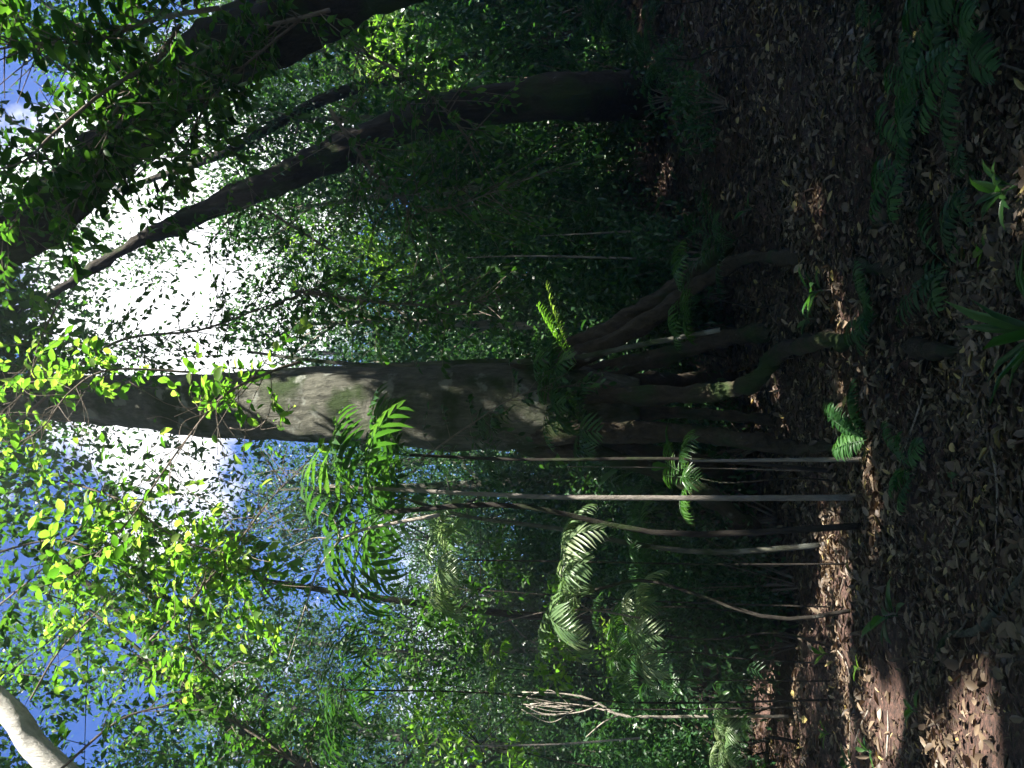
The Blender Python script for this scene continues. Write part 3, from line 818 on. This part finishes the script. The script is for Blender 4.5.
leafy_branch('overhanging_branch', 'fine bright leafy branch below the sky gap at upper centre',
             [P(60, 300, YB + 1), P(40, 340, YB + .8), P(25, 390, YB + .5), P(-10, 420, YB)], .012, 30, .6, 10, .12, 'bright')
leafy_branch('overhanging_branch', 'bright leafy branch drooping on the left of the upper trunk',
             [P(60, 480, YB + .3), P(120, 500, YB + .2), P(180, 540, YB), P(240, 560, YB), P(280, 610, YB)], .012, 48, .6, 10, .115, 'bright', asp=.55)
leafy_branch('overhanging_branch', 'sparse branch with pale lime leaves lit against dark foliage on the left',
             [P(150, 640, YB), P(200, 590, YB), P(240, 540, YB), P(270, 500, YB), P(300, 470, YB + .2)], .012, 48, .55, 10, .11, 'bright')
leafy_branch('overhanging_branch', 'bright green leafy branch near the top edge left of the trunk',
             [P(-20, 620, YB + 1), P(30, 580, YB + .8), P(70, 540, YB + .6), P(100, 500, YB + .5)], .012, 28, .7, 10, .12, 'dark')
leafy_branch('overhanging_branch', 'bare-stemmed branch with large leathery leaves at the top right corner',
             [P(140, 70, 5.6), P(100, 95, 5.5), P(52, 135, 5.4), P(22, 162, 5.4), P(-30, 175, 5.4)], .016, 9, .4, 7, .13, 'dark', t0=.4)
leafy_branch('overhanging_branch', 'leafy bough with glossy leaves filling the top right corner',
             [P(220, 8, 5.8), P(150, 20, 5.6), P(90, 40, 5.4), P(20, 45, 5.3), P(-40, 60, 5.3)], .02, 60, .6, 10, .14, 'dark', t0=.05)
leafy_branch('overhanging_branch', 'bough of dark and lime leaves hanging below the huge leaning trunk',
             [P(180, 25, 6.2), P(150, 70, 6.1), P(110, 120, 6), P(100, 170, 6), P(60, 215, 6.2)], .018, 70, .6, 10, .12, 'dark', t0=.05)
leafy_branch('overhanging_branch', 'dark leafy spray covering the middle of the huge leaning trunk',
             [P(300, 20, 7.2), P(240, 70, 7), P(200, 115, 6.9), P(180, 170, 7)], .014, 60, .6, 10, .12, 'dark', t0=.05)
leafy_branch('overhanging_branch', 'dark fine-leaved branch hanging under the bright sky gap',
             [P(330, 250, 11), P(290, 225, 10.8), P(250, 205, 10.6), P(215, 235, 10.6)], .02, 30, .8, 10, .11, 'canopy', t0=.05, tpl=LO)
leafy_branch('overhanging_branch', 'pale hanging branch of small leaves on the far left below the white trunk',
             [P(60, 770, 7), P(120, 720, 7.2), P(180, 700, 7.4), P(240, 660, 7.6)], .014, 20, .6, 9, .10, 'canopy')
leafy_branch('overhanging_branch', 'bright leafy branch spreading over the sky holes at the left top edge',
             [P(-30, 560, YB + .6), P(60, 540, YB + .6), P(120, 570, YB + .5), P(160, 610, YB + .4)], .012, 34, .6, 10, .12, 'dark')
leafy_branch('overhanging_branch', 'lime-leaved branch arching low over the blue sky holes on the far left',
             [P(240, 700, YB + .5), P(190, 640, YB + .5), P(210, 570, YB + .4), P(260, 520, YB + .3)], .012, 44, .5, 10, .10, 'bright', asp=.55)
leafy_branch('overhanging_branch', 'lime-leaved branch along the left picture edge beside the white trunk',
             [P(30, 700, YB + 1), P(60, 650, YB + 1), P(110, 600, YB + .8), P(150, 560, YB + .8)], .012, 34, .6, 10, .11, 'bright', asp=.55)
leafy_branch('overhanging_branch', 'airy fine-leaved bough crossing the sky between the gap and the buttressed trunk',
             [P(20, 420, 9), P(110, 345, 9), P(200, 330, 9), P(270, 305, 9.2), P(320, 290, 9.5)], .02, 60, .8, 12, .10, 'canopy', t0=.05, tpl=LO)
leafy_branch('overhanging_branch', 'dark leafy spray hanging across the middle of the buttressed trunk',
             [P(420, 460, 10.4), P(470, 425, 10.3), P(520, 395, 10.3), P(580, 385, 10.3)], .014, 22, .5, 9, .11, 'under', t0=.1)
leafy_branch('overhanging_branch', 'dense dark leafy spray hanging against the underside of the huge leaning trunk',
             [P(330, 10, 7.2), P(230, 40, 7.2), P(150, 100, 7.3), P(60, 170, 7.4), P(0, 240, 7.4)], .02, 80, .6, 10, .11, 'canopy', t0=.02)
leafy_branch('overhanging_branch', 'dark leafy bough veiling the thin leaning trunk at the lower left edge',
             [P(330, 790, 9.5), P(270, 745, 9.5), P(200, 700, 9.5), P(130, 650, 9.6)], .02, 80, .8, 10, .12, 'canopy', t0=.02)
leafy_branch('overhanging_branch', 'dark leafy bough drooping along the slimmer trunk near the upper right',
             [P(280, -10, 11), P(360, 50, 11), P(420, 85, 11), P(470, 140, 11)], .03, 70, 1.1, 12, .13, 'canopy', t0=.05)
leafy_branch('overhanging_branch', 'dark leafy bough drooping over the forked trunk between trunk and vine',
             [P(330, 110, 11), P(380, 180, 11), P(430, 210, 11), P(500, 190, 11)], .03, 80, 1.1, 12, .13, 'canopy', t0=.05)
leafy_branch('overhanging_branch', 'dark leafy bough hanging right of the buttressed trunk',
             [P(290, 290, 10.5), P(360, 300, 10.5), P(430, 305, 10.5), P(500, 300, 10.5)], .03, 60, .9, 12, .12, 'canopy', t0=.05)
# dead forked twig
def dead_branch(name, label, segs, mat='dead', cat='branch'):
    root = thing(name, label, cat, segs[0][0][0])
    mb = MB()
    for pts, r in segs: tube(mb, pts, r, 6, 16, .06)
    part(mb, 'twig', M[mat], root, True)
    return root
YD = 7.2
dead_branch('dead_branch', 'bare pale forked twig hanging above the bright palm crown',
            [([P(440, 515, YD), P(400, 522, YD), P(362, 530, YD), P(340, 540, YD)], [.018, .015, .012]),
             ([P(340, 540, YD), P(318, 570, YD), P(306, 605, YD), P(288, 660, YD)], [.012, .009, .004]),
             ([P(340, 540, YD), P(315, 538, YD), P(290, 548, YD)], [.009, .006, .003]),
             ([P(340, 540, YD), P(334, 520, YD), P(312, 508, YD)], [.009, .006, .003]),
             ([P(318, 570, YD), P(300, 575, YD), P(282, 590, YD)], [.006, .004, .002]),
             ([P(306, 605, YD), P(312, 630, YD), P(308, 655, YD)], [.006, .004, .002])])
YE = 6.6
hb = hit(792, 716)
YE = hb[1]
dead_branch('dead_sapling', 'pale dead branching sapling standing in sun beside the left palms',
            [([hb - (0, 0, .1), P(720, 716, YE), P(660, 717, YE), P(620, 715, YE), P(600, 704, YE), P(575, 695, YE), P(522, 692, YE)], [.026, .023, .021, .017, .008]),
             ([P(620, 715, YE), P(604, 722, YE - .1), P(586, 737, YE - .1)], [.014, .011, .006]),
             ([P(620, 715, YE), P(596, 708, YE + .1), P(560, 703, YE + .1), P(530, 704, YE + .1)], [.014, .012, .009]),
             ([P(600, 704, YE), P(580, 712, YE), P(545, 714, YE), P(526, 706, YE)], [.012, .01, .006])] +
            [([P(575 + rng.normal() * 6, 708 + rng.normal() * 4, YE), P(550, 708 + rng.normal() * 10, YE + rng.normal() * .05), P(525 + rng.normal() * 4, 702 + rng.normal() * 7, YE + rng.normal() * .05)], [.007, .006, .004]) for _ in range(9)], cat='sapling')
dead_branch('dead_branch', 'thin reddish broken stick slanting before the left shrubs',
            [([P(640, 618, 8), P(590, 610, 8), P(545, 612, 8), P(480, 628, 8)], [.010, .009, .004])], 'twig')
dead_branch('dead_branch', 'thin straight dead stick low on the left edge near the pale dead sapling',
            [([P(640, 738, 6.4), P(560, 744, 6.4), P(475, 746, 6.4)], [.009, .008, .005])], 'dead')

# ------------------------------------------------------------------ palms, ferns and seedlings
palm('climbing_palm', 'feathery epiphyte palm clinging to the front of the buttressed trunk with one bright upright frond', 'palm', P(572, 385, 10.6), 16, .95, 1.0, 2.1, 14, .26, .03, az0=-1.57, spread=5.5, mat='palm')
palm('climbing_palm', 'dark broad-bladed epiphyte hanging on the trunk below the feathery one', 'palm', P(590, 425, 10.7), 8, .7, .9, 2.2, 9, .3, .04, az0=-1.57, spread=5.0, mat='under')
palm('climbing_palm', 'fine fronds sprouting from the mossy left side of the trunk', 'palm', P(500, 440, 10.9), 7, .7, .9, 1.9, 14, .2, .025, az0=-1.8, spread=4.0, mat='under')
palm('climbing_palm', 'bright lit frond reaching out to the right from the trunk epiphyte', 'palm', P(575, 365, 10.4), 3, 1.0, .55, .3, 18, .20, .028, az0=.15, spread=.8, mat='bright')
palm('palm', 'lush palm with bright yellow-green fronds left of the mid trunk', 'palm', ground_pt(P(700, 520, 7.6)[0], 7.6), 11, 1.15, .9, 1.7, 9, .42, .065, mat='palm', srad=.03, top=P(385, 512, 7.6), stemm='bark_dark')
palm('palm', 'palm with broad dark glossy leaflets crossing the mid trunk', 'palm', ground_pt(P(720, 470, 9.0)[0], 9.0), 8, .9, 1.1, 1.6, 9, .4, .07, mat='palm', srad=.022, top=P(410, 455, 9.0), stemm='bark_dark')
palm('palm', 'drooping sunlit palm with pale bent fronds left of the leaning sapling', 'palm', ground_pt(P(770, 605, 8)[0], 8), 13, 1.0, 1.2, 2.4, 18, .28, .026, mat='lit_palm', srad=.02, top=P(595, 590, 8), sag=.8)
palm('palm', 'low palm with white-lit fronds at the left edge beside the pale dead sapling', 'palm', hit(800, 745), 14, .9, .9, 1.7, 20, .24, .018, mat='lit_palm', srad=.025, top=P(735, 740, hit(800, 745)[1]), sag=.6)
palm('palm', 'pale feathery palm with tangled lit fronds beside the fallen log', 'palm', ground_pt(P(780, 650, 8.4)[0], 8.4), 10, .8, 1.0, 2.2, 20, .24, .018, mat='lit_palm', srad=.012, top=P(655, 635, 8.4), sag=.8)
palm('palm', 'feathery palm with glinting narrow fronds below the bright palm crown', 'palm', ground_pt(P(760, 560, 8.6)[0], 8.6), 10, .9, 1.0, 2.1, 20, .26, .02, mat='lit_palm', srad=.010, top=P(460, 560, 8.6), sag=.7)
palm('palm', 'dull green feathery palm among the dim saplings of the left', 'palm', ground_pt(P(770, 660, 9.4)[0], 9.4), 10, .85, 1.0, 2.1, 20, .24, .02, mat='palm', srad=.010, top=P(630, 655, 9.4), sag=.7)
palm('palm', 'dark fan palm silhouetted against blue sky on the left', 'palm', ground_pt(P(700, 690, 9)[0], 9), 13, .8, .2, .5, 8, .3, .03, mat='under', srad=.012, top=P(343, 690, 9), stemm='bark_dark')
palm('palm', 'fine feathery dark palm hanging just left of the tall pale stem', 'palm', hit(820, 560), 10, 1.1, 1.0, 2.0, 24, .22, .016, mat='fern', srad=.010, top=P(655, 545, hit(820, 560)[1]), sag=.8)
palm('palm', 'small bright frond catching sun among the dim left shrubs', 'palm', ground_pt(P(700, 672, 9)[0], 9), 4, .5, .9, 1.5, 12, .18, .02, mat='bright', srad=.007, top=P(505, 668, 9))
palm('palm', 'bluish shaded palm behind the tall pale stem', 'palm', ground_pt(P(770, 480, 9)[0], 9), 7, .7, 1.0, 1.9, 14, .2, .022, mat='palm', srad=.009, top=P(700, 478, 9), sag=.7)
palm('palm', 'shaded palm with silvery frond in front of the right buttress', 'palm', ground_pt(P(760, 300, 10.4)[0], 10.4), 6, .9, 1.1, 1.8, 14, .25, .028, mat='palm', srad=.010, top=P(700, 300, 10.4), sag=.6)
palm('palm', 'small palm with stiff blades on the right root ridge', 'palm', ground_pt(P(760, 245, 11.4)[0], 11.4), 8, 1.0, 1.0, 1.2, 12, .25, .022, mat='under', srad=.018, top=P(735, 240, 11.4))
def fern(label, loc, nf, length, pairs, llen, mat='fern', az0=None, spread=6.283, elev=.8, arch=1.2, lw=.4):
    return palm('fern', label, 'fern', loc, nf, length, elev, arch, pairs, llen, llen * lw * .5, mat, 0, .01, None, az0, spread, tpl=BLADE, sag=.2, fwd=.35)
fern('bright green fern catching a sun fleck on the floor below the roots', hit(872, 440), 6, .55, 26, .13, 'fern', az0=.9, spread=3.0, elev=1.1, arch=1.1)
fern('dim fern on the leaf litter beside the thin grey stem', hit(915, 470), 6, .40, 20, .10, 'fern', elev=.9)
fern('large dark fern in the lower right corner', hit(985, 25), 8, .62, 26, .13, 'fern', elev=.7, arch=1.0)
fern('dark fern fronds at the right edge above the corner fern', hit(950, -10), 7, .6, 22, .15, 'fern', elev=.7, arch=1.0)
fern('dark drooping fern on the litter of the right bank', hit(925, 90), 6, .50, 20, .13, 'fern', elev=.8)
fern('broad shaded fern standing right of the sunlit seedling', hit(915, 160), 6, .55, 18, .15, 'fern', elev=.8)
fern('dim fern between mossy surface roots', hit(880, 315), 6, .45, 16, .13, 'under', elev=.9)
def broadleaf(name, label, loc, n, length, asp, mat, elev=(.3, 1.2), stemh=.1, cat='seedling', az0=0, spread=6.283, tpl=HI, per=.12):
    loc = np.asarray(loc, float)
    root = thing(name, label, cat, loc)
    tb = MB(); top = loc + np.array([rng.normal() * .02, rng.normal() * .02, stemh])
    tube(tb, [loc - (0, 0, .05), loc * .5 + top * .5 + .01, top], [.008, .006, .004], 6, 8)
    part(tb, 'stem', M['twig'], root, True)
    for k in range(n):
        az = az0 + spread * k / n + rng.normal() * .25
        e = elev[0] + (elev[1] - elev[0]) * rng.random()
        d = np.array([cos(az) * cos(e), sin(az) * cos(e), sin(e)])
        lb = MB()
        s0 = loc + (top - loc) * (.45 + .55 * (k + 1) / n)
        s1 = s0 + d * length * per
        tube(lb, [s0, s1], [.004, .003], 5, 3)
        ln = length * (.75 + .5 * rng.random())
        nn = np.array([-cos(az) * sin(e), -sin(az) * sin(e), cos(e)]) + rng.normal(size=3) * .15
        leaves(lb, [s1], [d], [nn], ln, ln * asp, tpl, [rng.random()])
        part(lb, 'leaf', M[mat], root, True)
    return root
broadleaf('broadleaf_plant', 'glossy bright green broad-leaved plant in a sun fleck at the bottom edge', hit(1035, 182), 13, .16, .24, 'palm', (.2, 1.2), .14, 'plant')
broadleaf('sword_leaf_plant', 'rosette of long stiff green blades at the bottom edge', hit(1062, 332), 12, .34, .12, 'palm', (.5, 1.25), .05, 'plant', tpl=BLADE)
broadleaf('seedling', 'dark broad-leaved seedling among the surface roots', hit(835, 290), 9, .22, .3, 'under', (.1, .9), .2)
broadleaf('seedling', 'small shaded seedling on the right root beside dark seedling', hit(822, 320), 7, .18, .35, 'under', (.1, .9), .15)
broadleaf('seedling', 'bright lime seedling with three main leaves on the left floor', hit(835, 655), 5, .16, .36, 'bright', (.2, 1.0), .12)
broadleaf('seedling', 'bright seedling beneath the lime one on the left floor', hit(868, 672), 4, .11, .4, 'bright', (.1, .8), .10)
broadleaf('seedling', 'glossy green seedling left of the sunlit soil', hit(835, 735), 6, .13, .4, 'bright', (.2, 1.0), .10)
broadleaf('seedling', 'dim bluish seedling below the sunlit soil', hit(925, 715), 6, .11, .4, 'palm', (.1, .8), .08)
broadleaf('seedling', 'dark low seedling at the left edge under the low palm', hit(860, 765), 6, .16, .4, 'palm', (.1, .8), .1)
broadleaf('seedling', 'tiny green seedling on the open leaf litter', hit(960, 475), 4, .08, .45, 'palm', (.1, .7), .05)
broadleaf('seedling', 'tiny fresh seedling at the right beside the blade rosette', hit(998, 250), 4, .10, .4, 'bright', (.1, .9), .06)
broadleaf('broadleaf_plant', 'pale-backed large leaves on a stalk left of the trunk', ground_pt(P(760, 470, 9.4)[0], 9.4), 5, .42, .3, 'palm', (-.6, .9), float(P(565, 470, 9.4)[2]) , 'plant')

# ------------------------------------------------------------------ sticks and logs on the floor
def on_ground(pts, r, lift=.6):
    return [np.array([a[0], a[1], float(gz(a[0], a[1])) + r * lift]) for a in pts]
def log(name, label, pix, r, mat, cat='branch'):
    pts = on_ground([hit(*p) for p in pix], np.max(r))
    mb = MB(); tube(mb, pts, r, 8, 24, .12)
    o = mb.obj(name, M[mat], None, True, pts[0])
    return tag(o, label, cat)
log('fallen_log', 'dark fallen log lying across the left forest floor', [(755, 560), (752, 620), (752, 690), (756, 740)], [.10, .11, .10, .08], 'bark_dark', 'log')
log('fallen_branch', 'crooked fallen branch on the bottom left of the litter', [(1035, 570), (985, 628), (948, 640), (930, 690)], [.022, .026, .02, .014], 'bark')
log('fallen_branch', 'mossy fallen branch lying towards the viewer right of the blade rosette', [(930, 205), (900, 215), (870, 230)], [.02, .025, .015], 'bark')
log('fallen_branch', 'dark stick slanting on the litter beside the sunlit seedling', [(965, 200), (935, 172), (915, 160)], [.014, .012, .008], 'twig')
log('fallen_branch', 'short pale stick in the pink sunlit litter under the pale stem', [(868, 470), (890, 490), (905, 520)], [.012, .012, .006], 'dead')
for k in range(40):
    x0, y0 = 780 + rng.random() * 240, rng.random() * 768
    a = hit(x0, y0); an = rng.random() * 6.28; ll = .25 + .5 * rng.random()
    pts = on_ground([a, a + np.array([cos(an), sin(an), 0]) * ll * .5 + rng.normal(size=3) * .03, a + np.array([cos(an), sin(an), 0]) * ll], .01, 2.5)
    mb = MB(); tube(mb, pts, [.008, .007, .003], 5, 8, .1)
    o = mb.obj('stick', M['dead' if k % 3 == 0 else 'twig'], None, True, pts[0])
    tag(o, 'thin dead stick lying on the brown leaf litter', 'stick', 'sticks on the leaf litter')

# low plants scattered over the floor
lp = broadleaf('seedling', 'low dark seedling growing through the leaf litter', (0, 0, 0), 8, .15, .36, 'under', (.1, 1.0), .12)
lq = palm('fern', 'low dark fern growing through the leaf litter', 'fern', (0, 0, 0), 6, .42, .8, 1.2, 16, .11, .022, 'under', tpl=BLADE, sag=.2, fwd=.35)
lp['group'] = 'low seedlings on the leaf litter'; lq['group'] = 'low ferns on the leaf litter'
k = 0
while k < 10:
    y = 5 + 9 * rng.random(); x = (rng.random() * 2 - 1) * .46 * y
    if -.12 < x / y < .06 and y > 8: continue
    if k % 2 and x < .5: continue
    o = (lp, lq)[k % 2]
    c = o if k < 2 else copy_tree(o)
    c.location = (x, y, float(gz(x, y)) - .01); c.rotation_euler = (0, 0, rng.random() * 6.28)
    sc_ = .6 + .9 * rng.random(); c.scale = (sc_,) * 3
    k += 1

# a thin scattering volume added for veil and bloom round the sky gap
hm = bpy.data.materials.new('veil_volume'); hm.use_nodes = True
hn = hm.node_tree.nodes; hn.clear()
ho = hn.new('ShaderNodeOutputMaterial'); hv = hn.new('ShaderNodeVolumePrincipled')
hv.inputs['Color'].default_value = (0.9, 0.95, 1.0, 1)
hv.inputs['Density'].default_value = 0.0033
hv.inputs['Anisotropy'].default_value = 0.6
hm.node_tree.links.new(hv.outputs[0], ho.inputs['Volume'])
mb = MB()
x0, x1, y0, y1, z0, z1 = -62.0, 62.0, -42.0, 66.0, -6.0, 34.0
x0, x1, y0, y1 = -175.0, 175.0, -45.0, 330.0
z1 = 36.0
v = [(x, y, z) for x in (x0, x1) for y in (y0, y1) for z in (z0, z1)]
mb.add(v, [[0, 1, 3, 2], [4, 6, 7, 5], [0, 4, 5, 1], [2, 3, 7, 6], [0, 2, 6, 4], [1, 5, 7, 3]])
hz_ = mb.obj('glare_veil', hm); hz_['kind'] = 'stuff'
tag(hz_, 'thin air volume added for the glare veil around the bright sky gap', 'glare_veil')
